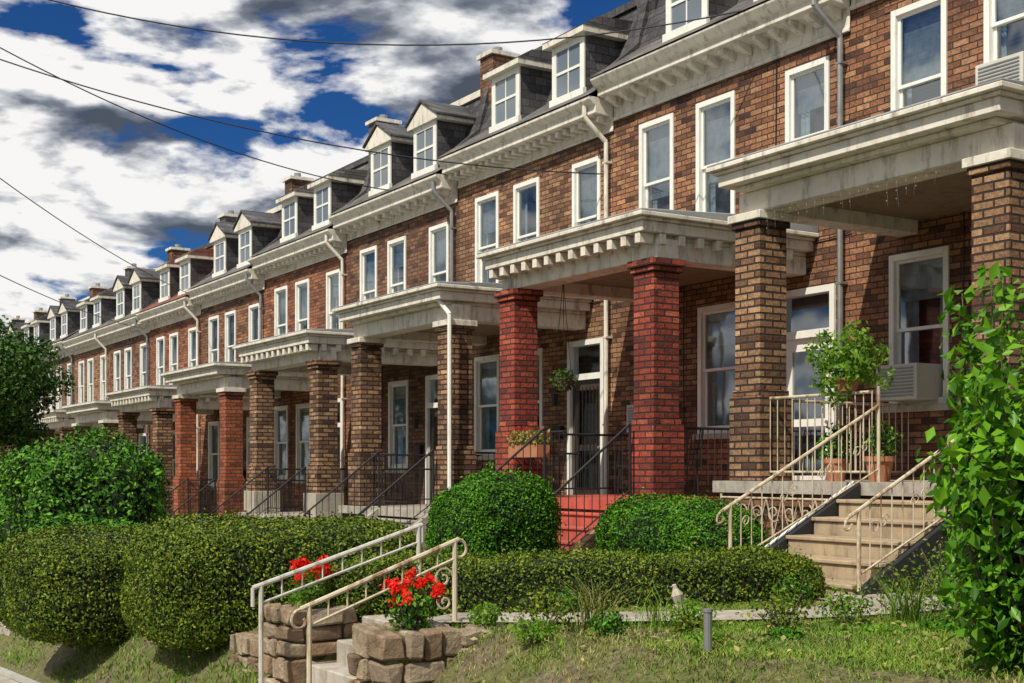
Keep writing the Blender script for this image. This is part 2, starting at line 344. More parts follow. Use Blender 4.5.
def house(i):
    Y0=6.66+5.04*i; Y1=Y0+5.04; D=DR[i] if i>=0 else .255*i
    F=-.12-D; ct=2.83-D; E=6.42-D; g=G(Y0+2)
    r=random.Random(i+50)
    H=empty("brick_house",(XW,Y0+2.52,g))
    bm={0:'brick',1:'brick',2:'brick2',3:'brick3',4:'brick4',5:'brick',6:'brick4',7:'brick3',8:'brick2'}.get(i,'brick3')
    cm={0:'brickcol',1:'redbrick',2:'brickcol',3:'brickcol',4:'orgbrick'}.get(i,'brickcol')
    near=i<=6
    ops=[]
    wt=E-.80; wb=E-2.70
    for o,h in((.79,.40),(2.62,.42),(3.98,.42)): ops.append((Y0+o-h,Y0+o+h,wb+(.75 if (i==0 and o==2.62) else 0),wt,'w'))
    ops.append((Y0+.8-.52,Y0+.8+.52,F,F+2.78,'d'))
    ops.append((Y0+2.55-.45,Y0+2.55+.45,F+.9,F+2.75,'w')); ops.append((Y0+3.98-.45,Y0+3.98+.45,F+.9,F+2.75,'w'))
    ys=sorted({Y0,Y1}|{o[0] for o in ops}|{o[1] for o in ops}); zs=sorted({g-.6,E-.06}|{o[2] for o in ops}|{o[3] for o in ops})
    b=MB()
    for a,c in zip(ys[:-1],ys[1:]):
        for d,e in zip(zs[:-1],zs[1:]):
            my,mz=(a+c)/2,(d+e)/2
            if any(o[0]<my<o[1] and o[2]<mz<o[3] for o in ops): continue
            b.poly([(XW,a,d),(XW,c,d),(XW,c,e),(XW,a,e)],bm)
    for o in ops:
        b.box(XW-.012,XW+.01,o[0]-.10,o[1]+.10,o[3]+.002,o[3]+.20,bm)
    b.poly([(20,Y0,g-.6),(20,Y1,g-.6),(20,Y1,E+1.9),(20,Y0,E+1.9)],bm)
    b.done("walls",H)
    b=MB()
    for q,o in enumerate(ops):
        if o[4]=='w': win(b,o[0],o[1],o[2],o[3],r.choice([0,.3,.5,.5,.65,.35]),i*10+q)
    b.done("windows",H)
    b=MB(); o=ops[3]; y0,y1,z0,z1=o[:4]; x=XW
    b.poly([(x,y0,z0),(x+.2,y0,z0),(x+.2,y0,z1),(x,y0,z1)],'white'); b.poly([(x,y1,z0),(x+.2,y1,z0),(x+.2,y1,z1),(x,y1,z1)],'white')
    b.poly([(x,y0,z1),(x+.2,y0,z1),(x+.2,y1,z1),(x,y1,z1)],'white')
    b.poly([(x+.2,y0,z0),(x+.2,y1,z0),(x+.2,y1,z1),(x+.2,y0,z1)],'inside')  # same near-black sheet for the shade of the hall behind
    b.box(x-.03,x+.15,y0+.003,y0+.09,z0,z1-.003,'white2'); b.box(x-.03,x+.15,y1-.09,y1-.003,z0,z1-.003,'white2')
    b.box(x-.03,x+.15,y0+.09,y1-.09,z1-.09,z1-.003,'white2'); b.box(x-.03,x+.15,y0+.09,y1-.09,z0+2.12,z0+2.22,'white2')
    b.poly([(x+.05,y0+.09,z0+2.22),(x+.05,y1-.09,z0+2.22),(x+.05,y1-.09,z1-.09),(x+.05,y0+.09,z1-.09)],'glass')
    dm='door' if i!=1 else 'white2'
    ya,yb=y0+.09,y1-.09
    b.box(x+.03,x+.07,ya,ya+.13,z0+.03,z0+2.12,dm); b.box(x+.03,x+.07,yb-.13,yb,z0+.03,z0+2.12,dm)
    b.box(x+.03,x+.07,ya+.13,yb-.13,z0+1.95,z0+2.12,dm); b.box(x+.03,x+.07,ya+.13,yb-.13,z0+.03,z0+.3,dm); b.box(x+.03,x+.07,ya+.13,yb-.13,z0+.95,z0+1.05,dm)
    b.poly([(x+.05,ya+.13,z0+.3),(x+.05,yb-.13,z0+.3),(x+.05,yb-.13,z0+1.95),(x+.05,ya+.13,z0+1.95)],'glass')
    b.tube((x-.02,ya+.07,z0+1.0),(x+.03,ya+.07,z0+1.0),.025,'metal')
    if i in(2,3,5):
        for q in range(7): 
            yy=ya+.12+q*(yb-ya-.24)/6; b.tube((x+.0,yy,z0+.25),(x+.0,yy,z0+2.0),.008,'black',4)
    b.tube((x-.03,y1+.2,z0+1.95),(x-.14,y1+.2,z0+1.98),.012,'black'); b.tube((x-.14,y1+.2,z0+1.72),(x-.14,y1+.2,z0+1.92),.045,'black',6,.07)
    b.box(x-.09,x-.003,y1+.12,y1+.34,z0+1.15,z0+1.38,'black')
    b.done("door",H)
    # cornice
    b=MB()
    ya,yb=Y0+.012,Y1-.012
    big=i<2
    if big:
        b.prism([(XW-.02,E-.60),(XW-.06,E-.60),(XW-.06,E-.55),(XW-.04,E-.54),(XW-.04,E-.30),(XW-.10,E-.28),(XW-.36,E-.26),(XW-.36,E-.16),(XW-.42,E-.14),(XW-.50,E-.03),(XW-.50,E),(XW-.02,E)],ya,yb,'white')
        nb=15
        for q in range(nb):
            yy=ya+(yb-ya)*(q+.5)/nb
            b.prism([(XW-.042,E-.42),(XW-.10,E-.41),(XW-.30,E-.33),(XW-.30,E-.262),(XW-.042,E-.262)],yy-.05,yy+.05,'white')
    else:
        b.prism([(XW-.02,E-.50),(XW-.05,E-.50),(XW-.05,E-.46),(XW-.035,E-.45),(XW-.035,E-.29),(XW-.08,E-.27),(XW-.38,E-.25),(XW-.38,E-.13),(XW-.42,E-.11),(XW-.50,E-.05),(XW-.50,E),(XW-.02,E)],ya,yb,'white')
        nb=14+(i%3)*4
        for q in range(nb):
            yy=ya+(yb-ya)*(q+.5)/nb; b.box(XW-.28,XW-.037,yy-.05,yy+.05,E-.36,E-.262,'white')
    b.done("cornice",H,bevel=.006 if near else 0)
    sm='slatered' if i==6 else ('slategray' if i in(4,8) else 'slate')
    b=MB(); ridge=E+1.85
    b.poly([(XW-.52,Y0,E+.012),(XW-.52,Y1,E+.012),(XW+.42,Y1,E+.62),(XW+.42,Y0,E+.62)],'slategray' if sm=='slate' else sm)
    b.poly([(XW+.42,Y0,E+.62),(XW+.42,Y1,E+.62),(XW+.85,Y1,ridge),(XW+.85,Y0,ridge)],sm)
    b.poly([(XW+.85,Y0,ridge),(XW+.85,Y1,ridge),(20,Y1,ridge-.1),(20,Y0,ridge-.1)],'grayroof')
    b.box(XW+.77,XW+.95,Y0+.14,Y1-.14,ridge-.06,ridge+.07,'white' if i%2 else 'slate')
    b.done("mansard_roof",H)
    b=MB()
    b.prism([(XW+.06,E-.1),(XW-.28,E+.12),(XW+.40,E+.70),(XW+.74,ridge+.12),(19.9,ridge+.12),(19.9,g-.5),(XW+.06,g-.5)],Y1-.08,Y1+.08,'slate')
    b.box(XW+.70,19.95,Y1-.11,Y1+.11,ridge+.122,ridge+.17,'capstone')
    if i==-1: b.box(XW+.01,20,Y0-.02,Y0+.2,g-.5,ridge,bm)
    b.done("party_wall",H)
    b=MB(); cz=ridge+.30+.10*(i%2)
    b.box(XW+.62,XW+1.15,Y1-.24,Y1+.24,E+1.2,cz,'slate' if i%2 else 'brick3'); b.box(XW+.56,XW+1.21,Y1-.29,Y1+.29,cz+.002,cz+.08,'white')
    b.tube((XW+.88,Y1,cz+.08),(XW+.88,Y1,cz+.22),.09,'metal',10)
    b.done("chimney",H)
    typ='gable' if i%2 else 'hip'
    if i==1: typ='hip'
    for k,o in enumerate((1.12,3.10)):
        b=MB(); yc=Y0+o; hw=.46; xf=XW-.12; z0=E+.28; z1=E+1.22
        b.box(xf,XW+.8,yc-hw,yc+hw,z0,z1,'slate')
        b.box(xf-.03,xf-.003,yc-hw-.01,yc-hw+.11,z0,z1,'white2'); b.box(xf-.03,xf-.003,yc+hw-.11,yc+hw+.01,z0,z1,'white2')
        b.box(xf-.03,xf-.003,yc-hw+.11,yc+hw-.11,z1-.10,z1,'white2'); b.box(xf-.07,xf-.003,yc-hw-.04,yc+hw+.04,z0-.07,z0+.06,'white2')
        b.poly([(xf-.008,yc-hw+.1,z0+.05),(xf-.008,yc+hw-.1,z0+.05),(xf-.008,yc+hw-.1,z1-.09),(xf-.008,yc-hw+.1,z1-.09)],'dglass')
        mz=(z0+z1)/2
        b.box(xf-.025,xf-.010,yc-hw+.11,yc+hw-.11,mz-.025,mz+.02,'white2')
        b.box(xf-.022,xf-.011,yc-.012,yc+.012,z0+.06,z1-.1,'white2')
        if typ=='gable':
            b.prismx([(yc-hw-.16,z1+.0),(yc+hw+.16,z1+.0),(yc+hw+.16,z1+.07),(yc,z1+.42),(yc-hw-.16,z1+.07)],xf-.10,XW+.9,'white')
            b.prismx([(yc-hw-.2,z1+.075),(yc,z1+.45),(yc,z1+.50),(yc-hw-.2,z1+.11)],xf-.14,XW+1,sm); b.prismx([(yc+hw+.2,z1+.075),(yc,z1+.45),(yc,z1+.50),(yc+hw+.2,z1+.11)],xf-.14,XW+1,sm)
        else:
            b.box(xf-.14,XW+.8,yc-hw-.14,yc+hw+.14,z1+.001,z1+.10,'white')
            b.prism([(xf-.15,z1+.102),(xf+.15,z1+.28),(XW+.9,z1+.34),(XW+.9,z1+.102)],yc-hw-.15,yc+hw+.15,sm)
        b.done("dormer",H)
    # porch
    pa,pb=Y0+.60,Y0+4.42; ca,cb=Y0+.95,Y0+4.13
    b=MB()
    b.box(XP-.32,XW-.003,Y0+.62,Y0+4.45,g-.5,F-.13,bm if i else 'brick3'); b.box(XP-.38,XW-.004,Y0+.57,Y0+4.5,F-.128,F,'conc' if i!=1 else 'redpaint')
    b.done("porch_base",H)
    b=MB()
    b.box(XP-.17,XP+.17,pa+.12,pb-.12,ct+.002,ct+.24,'white'); 
    for s in(ca,cb): b.box(XP+.172,XW-.004,s-.15,s+.15,ct+.003,ct+.238,'white')
    b.box(XP+.175,XW-.006,ca+.152,cb-.152,ct+.16,ct+.20,'ceil')
    z=ct+.242
    x0=XP-.50
    def slab(o,za,zb,m): b.box(x0+o,XW-.005,pa+o-.0,pb-o,za,zb,m)
    slab(.20,z,z+.05,'white'); slab(.07,z+.052,z+.052+.13,'white'); slab(.03,z+.184,z+.22,'white'); slab(-.03,z+.222,z+.275,'white')
    b.prism([(x0-.02,z+.277),(x0-.02,z+.30),(XW-.006,z+.46),(XW-.006,z+.277)],pa-.02,pb+.02,'grayroof')
    if i in(1,3,5,7):
        n=13
        for q in range(n):
            yy=pa+.2+(pb-pa-.4)*q/(n-1); b.box(x0+.085,x0+.30,yy-.05,yy+.05,z-.08,z+.048,'white')
        for q in range(8):
            xx=XP-.1+q*.3; b.box(xx-.05,xx+.05,pa+.085,pa+.28,z-.08,z+.048,'white'); b.box(xx-.05,xx+.05,pb-.28,pb-.085,z-.08,z+.048,'white')
    b.done("porch_roof",H,bevel=.008 if near else 0)
    b=MB()
    for s in(ca,cb):
        w=.200
        b.box(XP-w,XP+w,s-w,s+w,F+1.0,ct-.16,cm)
        b.box(XP-w-.045,XP+w+.045,s-w-.045,s+w+.045,F+.002,F+.93,cm)
        b.box(XP-w-.02,XP+w+.02,s-w-.02,s+w+.02,F+.932,F+.998,cm)
        b.box(XP-w-.03,XP+w+.03,s-w-.03,s+w+.03,ct-.158,ct-.09,cm)
        b.box(XP-w-.06,XP+w+.06,s-w-.06,s+w+.06,ct-.088,ct,'white' if i%2==0 else cm)
        if i==3: b.box(XP-w-.09,XP+w+.09,s-w-.09,s+w+.09,F+.003,F+.45,'capstone')
    b.done("porch_columns",H,bevel=.006 if near else 0)
    b=MB(); sg=G(Y0+2); ns=6; rise=(F-sg)/ns
    if i==0: sa,sb,tread=Y0+.85,Y0+2.28,.33
    else: sa,sb,tread=Y0+1.15,Y0+2.85,.24
    smat={0:'tan',1:'redpaint'}.get(i,'conc')
    for k in range(ns-1):
        top=F-rise*(k+1); xa=XP-.385-tread*(k+1)
        b.box(xa,xa+tread-.001,sa,sb,g-.5,top-.036,smat); b.box(xa-.025,xa+tread-.03,sa-.01,sb+.01,top-.035,top+.002,smat)
    wd=.16 if i else .07
    for s in(sa-.03-wd,sb+.02):
        b.prism([(XP-.385,F+.0),(XP-.385,g-.5),(XP-.385-tread*(ns-1)-.02,g-.5),(XP-.385-tread*(ns-1)-.02,sg+.12)],s,s+wd,{0:'inside',1:'brickcol'}.get(i,'conc'))
    b.done("front_steps",H,bevel=.008 if near else 0)
    b=MB(); rm='cream' if i==0 else 'black'
    xe=XP-.385-tread*(ns-1)
    if i==0:   # painted lattice skirt on the side of the steps
        for yl in (sb+.105,):
            def zl(x): return sg+.12+(F-sg-.12)*(x-xe)/(XP-.385-xe)
            b.tube((xe,yl,zl(xe)),(XP-.39,yl,zl(XP-.39)),.022,'white2',4); b.tube((XP-.40,yl,g),(XP-.40,yl,F),.022,'white2',4); b.tube((xe,yl,g+.03),(XP-.39,yl,g+.03),.02,'white2',4)
            for sgn in(-1,1):
                for q in range(-14,32):
                    c=xe+q*.10; pts=[]
                    for w_ in range(60):
                        zz=g+w_*.017; xx=c+sgn*(zz-g)
                        if xe<xx<XP-.40 and zz<zl(xx): pts.append((xx,yl+.006*sgn,zz))
                    if len(pts)>1: b.tube(pts[0],pts[-1],.011,'white2',4)
    for s in((sa-.10,sb+.10) if i else (sa-.065,sb+.055)):
        p0=Vector((xe,s,sg+.12)); p1=Vector((XP-.33 if i else XP-.1,s,F))
        hh=.84 if i else .66
        b.tube(p0-Vector((0,0,.2)),p0+Vector((0,0,hh)),.018,rm,8); b.tube(p1,p1+Vector((0,0,.95)),.018,rm,8)
        up=Vector((0,0,hh)); t0=p0+up; t1=p1+Vector((0,0,hh+.1))
        b.tube(t0+(t0-t1)*.06,t1,.017,rm,8)
        d=(t0-t1).normalized(); c=t0+(t0-t1)*.06; prev=c
        for q in range(1,8):
            a=q/7*4.2; nx=c+d*(.05*math.sin(a))+Vector((0,0,-.05*(1-math.cos(a)))); b.tube(prev,nx,.011,rm,6); prev=nx
        l0=p0+Vector((0,0,.13)); l1=p1+Vector((0,0,.13)); b.tube(l0,l1,.010,rm)
        nb=11 if i else 15
        for q in range(1,nb): a=l0.lerp(l1,q/nb); c=t0.lerp(t1,q/nb); b.tube(a,c,.0062,rm,5)
        if i==0:
            for q in range(4):
                c=l0.lerp(l1,(q+.5)/4)+Vector((0,0,.30)); dd=(l1-l0).normalized()
                b.scroll(c+dd*.06,dd,.06,1.2,0,rm,.0055); b.scroll(c-dd*.06,-dd,.06,1.2,0,rm,.0055)
    def prail(a,c):
        a=Vector(a); c=Vector(c); L=(c-a).length
        b.tube(a+Vector((0,0,.9)),c+Vector((0,0,.9)),.017,rm,8); b.tube(a+Vector((0,0,.1)),c+Vector((0,0,.1)),.012,rm); 
        n=max(2,int(L/.11))
        for q in range(n+1): p=a.lerp(c,q/n); b.tube(p+Vector((0,0,.1)),p+Vector((0,0,.9)),.0065,rm,5)
    if i==0: prail((XP-.1,sb+.14,F),(XP-.1,cb-.26,F))
    else: prail((XP,sb+.12,F),(XP,cb-.26,F))
    prail((XP+.27,cb,F),(XW-.01,cb,F)); prail((XP+.27,ca,F),(XW-.01,ca,F))
    if i==0:
        for yy in (sb+.14,cb+.2): b.tube((XP-.40,yy,g-.05),(XP-.40,yy,F-.14),.012,rm)
        for zz in (g+.05,F-.18): b.tube((XP-.40,sb+.14,zz),(XP-.40,cb+.2,zz),.012,rm)
        n=8; L=(cb+.2-sb-.14)/n
        for q in range(n):
            yc=sb+.14+L*(q+.5)
            b.tube((XP-.40,yc-L/2,g+.05),(XP-.40,yc+L/2,F-.18),.008,rm,4); b.tube((XP-.40,yc+L/2,g+.05),(XP-.40,yc-L/2,F-.18),.008,rm,4)
            for zz in(-.45,-.80): b.scroll((XP-.405,yc,zz),(0,1,0),.10,1.1,q,rm,.008)
    b.done("railings",H)
    b=MB(); dmt='white' if i%2==0 else 'metal'
    yd=Y0+.12
    b.path([(XW-.43,yd+.12,E-.1),(XW-.43,yd+.12,E-.28),(XW-.09,yd,E-.66),(XW-.09,yd,ct+.70),(XW-.09,yd,g)],.038,dmt,8)
    for q in range(5): zz=E-1-q*1.4; b.box(XW-.13,XW+.005,yd-.05,yd+.05,zz,zz+.03,dmt)
    if i==2:
        yq=ca-.33
        b.path([(XP-.42,yq+.75,ct+.42),(XP-.36,yq+.2,ct+.30),(XP-.28,yq,ct+.06),(XP-.28,yq,g)],.036,'white2',8)
    b.done("downspout",H)
    b=MB(); zc=wb-.45; pts=[(XW-.02,Y0+(Y1-Y0)*q/12,zc-.05*math.sin(q/12*PI)+r.uniform(-.01,.01)) for q in range(13)]; b.path(pts,.008,'black',4)
    b.path([(XW-.02,Y0+3.3,zc),(XW-.02,Y0+3.32,zc-1.1),(XW-.02,Y0+3.3,F+.4)],.008,'black',4)
    if i==1: b.path([(XW-.02,Y0+1.35,E-.6),(XW-.02,Y0+1.37,zc+.8),(XW-.02,Y0+1.34,zc)],.008,'black',4)
    b.done("wall_cable",H)
    return H
for i in range(-1,12): house(i)
# ------------------------------------------------------------------ things on the porches
def pot(b,x,y,z,r=.14,h=.24,mat='terracotta'):
    b.tube((x,y,z),(x,y,z+h*.8),r*.7,mat,14,r*.95); b.tube((x,y,z+h*.8),(x,y,z+h),r*1.08,mat,14)
def potted(name,x,y,z,r,h,rad,zc,n,leaf,mat,extra=None,haspot=True,irr=.3):
    e=empty(name,(x,y,z)); b=MB()
    if haspot: pot(b,x,y,z,r,h)
    for q in range(8): a=q*.8; b.tube((x,y,z+h*.9 if haspot else z-.05),(x+rad*.6*math.cos(a),y+rad*.6*math.sin(a),z+zc+rad*.4),.007,'wood',4)
    b.done("pot" if haspot else "stems",e)
    P=rng.normal(size=(n,3)); P/=np.linalg.norm(P,axis=1)[:,None]; nn=P.copy(); P*=(rng.random(n)**.4*rad)[:,None]*(1+irr*2*lump(P,4,int(x*100)))[:,None]
    P+=np.array([x,y,z+zc]); leafobj("leaves",P,nn,leaf,mat,e)
    if extra:
        m,k,sz=extra; nc=16; C=rng.normal(size=(nc,3)); C[:,2]=abs(C[:,2])+.3; C/=np.linalg.norm(C,axis=1)[:,None]; C*=rad*rng.uniform(.7,1.45,nc)[:,None]
        Q=C[rng.integers(0,nc,k)]+rng.normal(size=(k,3))*rad*.13; q2=Q/np.linalg.norm(Q,axis=1)[:,None]; Q=Q+np.array([x,y,z+zc+.03])
        leafobj("blossoms",Q,q2,sz,m,e,aspect=.8)
    return e
F0=-.12
def ac(x0,y0,z0,name="window_air_conditioner"):
    b=MB(); b.box(x0,x0+.45,y0,y0+.62,z0,z0+.42,'plastic')
    for q in range(9): b.box(x0-.012,x0-.002,y0+.04,y0+.58,z0+.04+q*.04,z0+.06+q*.04,'metal')
    b.done(name,bevel=.01)
ac(XW-.40,6.66+3.98-.31,F0+.95); ac(XW-.34,6.66+3.98+5.04-.31,F0-.255+.95)
ac(XW-.30,6.66+2.62-.31,6.42-2.70+.38)
def chair(x,y,z):
    b=MB(); m='black'
    for a in(-.22,.22):
        for c in(-.2,.2): b.tube((x+a,y+c,z),(x+a*.9,y+c*.9,z+.43),.014,m)
        b.tube((x+.2,y+a,z+.43),(x+.28,y+a,z+.95),.014,m); b.tube((x-.2,y+a,z+.43),(x-.18,y+a,z+.65),.012,m); b.tube((x-.18,y+a,z+.65),(x+.24,y+a,z+.67),.014,m)
    b.box(x-.23,x+.23,y-.22,y+.22,z+.42,z+.45,m); b.tube((x+.28,y-.22,z+.95),(x+.28,y+.22,z+.95),.014,m)
    for q in range(5): yy=y-.16+q*.08; b.tube((x+.2,yy,z+.45),(x+.28,yy,z+.95),.008,m,5)
    b.done("iron_chair")
chair(11.6,14.2,F0-.255); chair(11.6,15.1,F0-.255); chair(11.6,19.3,F0-.51)
def basket(x,y,ztop,z):
    e=empty("hanging_plant_basket",(x,y,z)); b=MB()
    for q in range(3): a=q*2.1; b.tube((x,y,ztop),(x+.14*math.cos(a),y+.14*math.sin(a),z+.1),.004,'black',4)
    b.tube((x,y,z-.08),(x,y,z+.1),.07,'wood',12,.15); b.done("basket",e)
    n=600; P=rng.normal(size=(n,3)); P/=np.linalg.norm(P,axis=1)[:,None]; q=P.copy(); P*=np.array([.2,.2,.17])*(rng.random(n)**.4)[:,None]; P+=np.array([x,y,z+.08]); leafobj("leaves",P,q,.045,'tree',e)
basket(10.35,15.2,2.7,1.2)
zr=F0+.92
potted("porch_plant",9.9,9.42,zr,.14,.13,.36,.30,1700,.07,'lime',irr=.6)
potted("potted_plant",10.25,9.9,F0,.13,.24,.2,.36,500,.06,'box'); potted("potted_plant",10.3,9.35,F0,.15,.26,.2,.42,500,.05,'shrub')
potted("potted_plant",10.4,17.2,F0-.51,.14,.26,.25,.5,500,.06,'box'); potted("potted_plant",10.3,12.9,F0-.255,.15,.28,.22,.5,500,.05,'shrub')
def flowerbox():
    x,y0,y1,z=9.72,14.75,15.5,F0-.255+.55
    e=empty("flower_box",(x,y0,z)); b=MB(); b.box(x-.1,x+.1,y0,y1,z,z+.17,'terracotta')
    for yy in (y0+.1,y1-.1): b.tube((x+.1,yy,z+.05),(XP,yy,z+.05),.012,'black')
    b.done("trough",e)
    n=900; P=np.stack([rng.uniform(x-.15,x+.15,n),rng.uniform(y0,y1,n),z+.17+rng.random(n)*.2],1); q=rng.normal(size=(n,3)); leafobj("leaves",P,q,.05,'grassb',e); leafobj("blossoms",P[:60]+[0,0,.06],q[:60],.05,'redfl',e)
flowerbox()
b=MB(); x=XP-.16; z=2.84
ys_=np.arange(7.5,10.9,.12)
for q,y in enumerate(ys_):
    L=random.uniform(.05,.30); yy=y+random.uniform(-.03,.03); x2=x-.02
    b.tube((x2,y,z),(x2,yy,z-L),.0015,'metal',3)
    if q: b.tube((x2,ys_[q-1],z),(x2,y,z),.002,'metal',3)
    for w in range(int(L/.08)): b.tube((x2,y-.003,z-.05-w*.08),(x2,y+.004,z-.058-w*.08),.0032,'palerail',4)
b.done("icicle_string_lights")
# ------------------------------------------------------------------ stone steps, piers, pipe rails
def stonebox(b,x0,x1,y0,y1,z0,z1):
    z=z0
    while z<z1-.02:
        h=min(random.uniform(.09,.2),z1-z)
        if z1-(z+h)<.06: h=z1-z
        def run(a0,a1,f):
            a=a0
            while a<a1-.01:
                w=min(random.uniform(.10,.28),a1-a)
                if a1-(a+w)<.08: w=a1-a
                f(a+.008,a+w-.008,z+.008,z+h-.008); a+=w
        t=.12; J=.018
        run(y0,y1,lambda a,c,d,e:b.box(x0-random.uniform(0,.04),x0+t,a,c,d,e,'stone',J))
        run(y0,y1,lambda a,c,d,e:b.box(x1-t,x1+random.uniform(0,.04),a,c,d,e,'stone',J))
        run(x0+t,x1-t,lambda a,c,d,e:b.box(a,c,y0-random.uniform(0,.04),y0+t,d,e,'stone',J))
        run(x0+t,x1-t,lambda a,c,d,e:b.box(a,c,y1-t,y1+random.uniform(0,.04),d,e,'stone',J))
        z+=h
    b.box(x0+.035,x1-.035,y0+.035,y1-.035,z0,z1-.03,'ground')
b=MB(); stonebox(b,3.58,4.10,8.70,9.22,S(9)-.1,-1.0); b.done("stone_pier",bevel=.014)
b=MB(); stonebox(b,3.50,4.02,7.02,7.55,S(7.3)-.1,-.98); b.done("stone_pier",bevel=.014)
b=MB(); stonebox(b,4.03,4.6,6.98,7.25,S(7.3)+.5,-1.0); b.done("stone_wall",bevel=.014)
b=MB(); stonebox(b,3.7,4.0,9.25,10.2,S(9.6)-.1,-1.32); b.done("stone_wall",bevel=.014)
b=MB(); s0=S(8.15); n=6; rs=(G(8.15)-s0)/n
for k in range(n): b.box(3.1+k*.2,4.45,7.66,8.64,s0-.2,s0+rs*(k+1)+.012,'conc')
b.done("stone_steps",bevel=.01)
def piperail(y,x0,x1,zt0,zt1,zb0,zb1,m,curl):
    b=MB()
    b.tube((x0,y,zb0),(x0,y,zt0),.018,m,8); b.tube((x1,y,zb1),(x1,y,zt1),.018,m,8)
    b.tube((x0-.06,y,zt0-.02),(x1+.03,y,zt1),.017,m,8)
    b.tube((x0,y,zt0-.13),(x1,y,zt1-.13),.011,m,6)
    for q in range(1,8):
        t=q/8; x=x0+(x1-x0)*t; z=zt0+(zt1-zt0)*t; b.tube((x,y,z-.13),(x,y,z),.007,m,5)
    if curl:
        for (cx,cz,sg) in((x0-.06,zt0-.02,-1),(x1+.03,zt1,1)):
            prev=Vector((cx,y,cz))
            for q in range(1,14):
                a=q/13*5.2; rr=.075*(1-q/20); nx=Vector((cx+sg*rr*math.sin(a),y,cz-.075+rr*math.cos(a))); b.tube(prev,nx,.010,m,6); prev=nx
        b.scroll((x1-.09,y,zt1-.26),(1,0,0),.08,1.3,0,m,.008); b.scroll((x1-.08,y,zt1-.42),(1,0,0),.06,1.3,2,m,.008)
    else:
        b.tube((x0-.06,y,zt0-.02),(x0-.06,y,zt0-.15),.015,m,8); b.tube((x1+.03,y,zt1),(x1+.03,y,zt1-.13),.015,m,8)
    b.done("iron_handrail")
piperail(8.62,3.32,4.56,-.80,-.41,S(8.6),G(8.6),'palerail',False); piperail(7.68,3.28,4.34,-.86,-.47,S(7.7),G(7.7),'cream',True)
def walk(name,pts,w,mat):
    b=MB(); pts=[Vector((p[0],p[1],0)) for p in pts]; L=[];R=[]
    for k,p in enumerate(pts):
        d=(pts[min(k+1,len(pts)-1)]-pts[max(k-1,0)]).normalized(); nn=Vector((-d.y,d.x,0))*w/2
        for A,q in((L,p+nn),(R,p-nn)): A.append((q.x,q.y,G(q.y)+.03))
    for k in range(len(pts)-1): b.poly([R[k],R[k+1],L[k+1],L[k]],mat)
    b.done(name)
def smooth(pts,n=8):
    out=[]
    for k in range(len(pts)-1):
        p0=pts[max(k-1,0)];p1=pts[k];p2=pts[k+1];p3=pts[min(k+2,len(pts)-1)]
        for q in range(n):
            t=q/n; out.append(tuple(.5*((2*p1[j])+(-p0[j]+p2[j])*t+(2*p0[j]-5*p1[j]+4*p2[j]-p3[j])*t*t+(-p0[j]+3*p1[j]-3*p2[j]+p3[j])*t**3) for j in(0,1)))
    out.append(pts[-1]); return out
WP=smooth([(4.42,8.15),(5.15,7.25),(6.2,6.4),(7.2,6.35),(7.8,7.1),(7.95,8.2)])
walk("garden_path",WP,.9,'conc')
for i in(1,2,3,4): 
    y=6.66+5.04*i+2; walk("garden_path",[(4.2,y),(8.4,y)],.9,'conc')
b=MB(); b.tube((4.28,5.0,-1.1),(4.28,5.0,-.71),.022,'metal',10); b.tube((4.28,5.0,-.71),(4.28,5.0,-.695),.027,'metal',10); b.done("metal_post")
b=MB()
for k in range(4): b.box(3.18+k*.28,4.3,18.1,19.1,S(18.5)-.2,S(18.5)+.24*(k+1),'conc')
b.done("stone_steps",bevel=.01)
b=MB(); x,y=6.1,7.45; z=G(y)
b.tube((x,y,z),(x,y,z+.05),.05,'capstone',8,.04); b.tube((x,y,z+.05),(x-.01,y+.01,z+.12),.025,'capstone',8,.045); b.tube((x-.01,y+.01,z+.12),(x-.02,y+.02,z+.17),.045,'capstone',8,.02); b.tube((x-.02,y+.02,z+.17),(x-.03,y+.02,z+.2),.02,'capstone',8,.015); b.tube((x-.03,y+.02,z+.19),(x-.065,y+.02,z+.185),.008,'capstone',6,.002); b.tube((x,y,z+.1),(x+.10,y,z+.07),.025,'capstone',6,.01)
b.done("garden_statue")
# ------------------------------------------------------------------ vegetation
hedge("clipped_hedge",(4.5,11.3,-1.02),(1.28,1.0,.60),-.08,80000,.032,'hedge',p=4.0,amp=.05,zmin=-1.9,seed=3)
hedge("clipped_hedge",(4.05,14.2,-1.25),(1.4,1.05,.62),0,60000,.036,'hedge',p=3.6,amp=.06,zmin=-2.3,seed=5)
hedge("clipped_hedge",(5.85,8.42,-.98),(1.95,.42,.34),math.atan2(-1.5,3.4),68000,.028,'hedge',p=4.5,amp=.04,zmin=-1.35,seed=8)
hedge("boxwood_bush",(7.5,12.4,-.70),(.68,.68,.64),0,38000,.034,'box',p=2.7,amp=.07,zmin=-1.4,seed=12)
hedge("boxwood_bush",(8.9,10.85,-.80),(.80,1.0,.58),0,38000,.034,'box',p=2.1,amp=.07,zmin=-1.3,seed=14)
hedge("large_shrub",(5.3,22.0,-.85),(1.5,1.9,1.42),0,32000,.085,'shrub',p=2.4,amp=.22,zmin=-2.4,depth=.2,seed=17)
hedge("large_shrub",(4.9,19.3,-1.5),(1.0,1.1,.8),0,16000,.08,'shrub',p=2.4,amp=.12,zmin=-2.4,depth=.14,seed=18)
hedge("clipped_hedge",(6.8,17.3,-1.4),(2.0,.5,.45),0,26000,.045,'hedge',p=3.5,amp=.04,zmin=-2.,seed=19)
hedge("clipped_hedge",(7.6,21.9,-1.6),(1.4,.5,.5),0,16000,.05,'box',p=3,amp=.05,zmin=-2.2,seed=20)
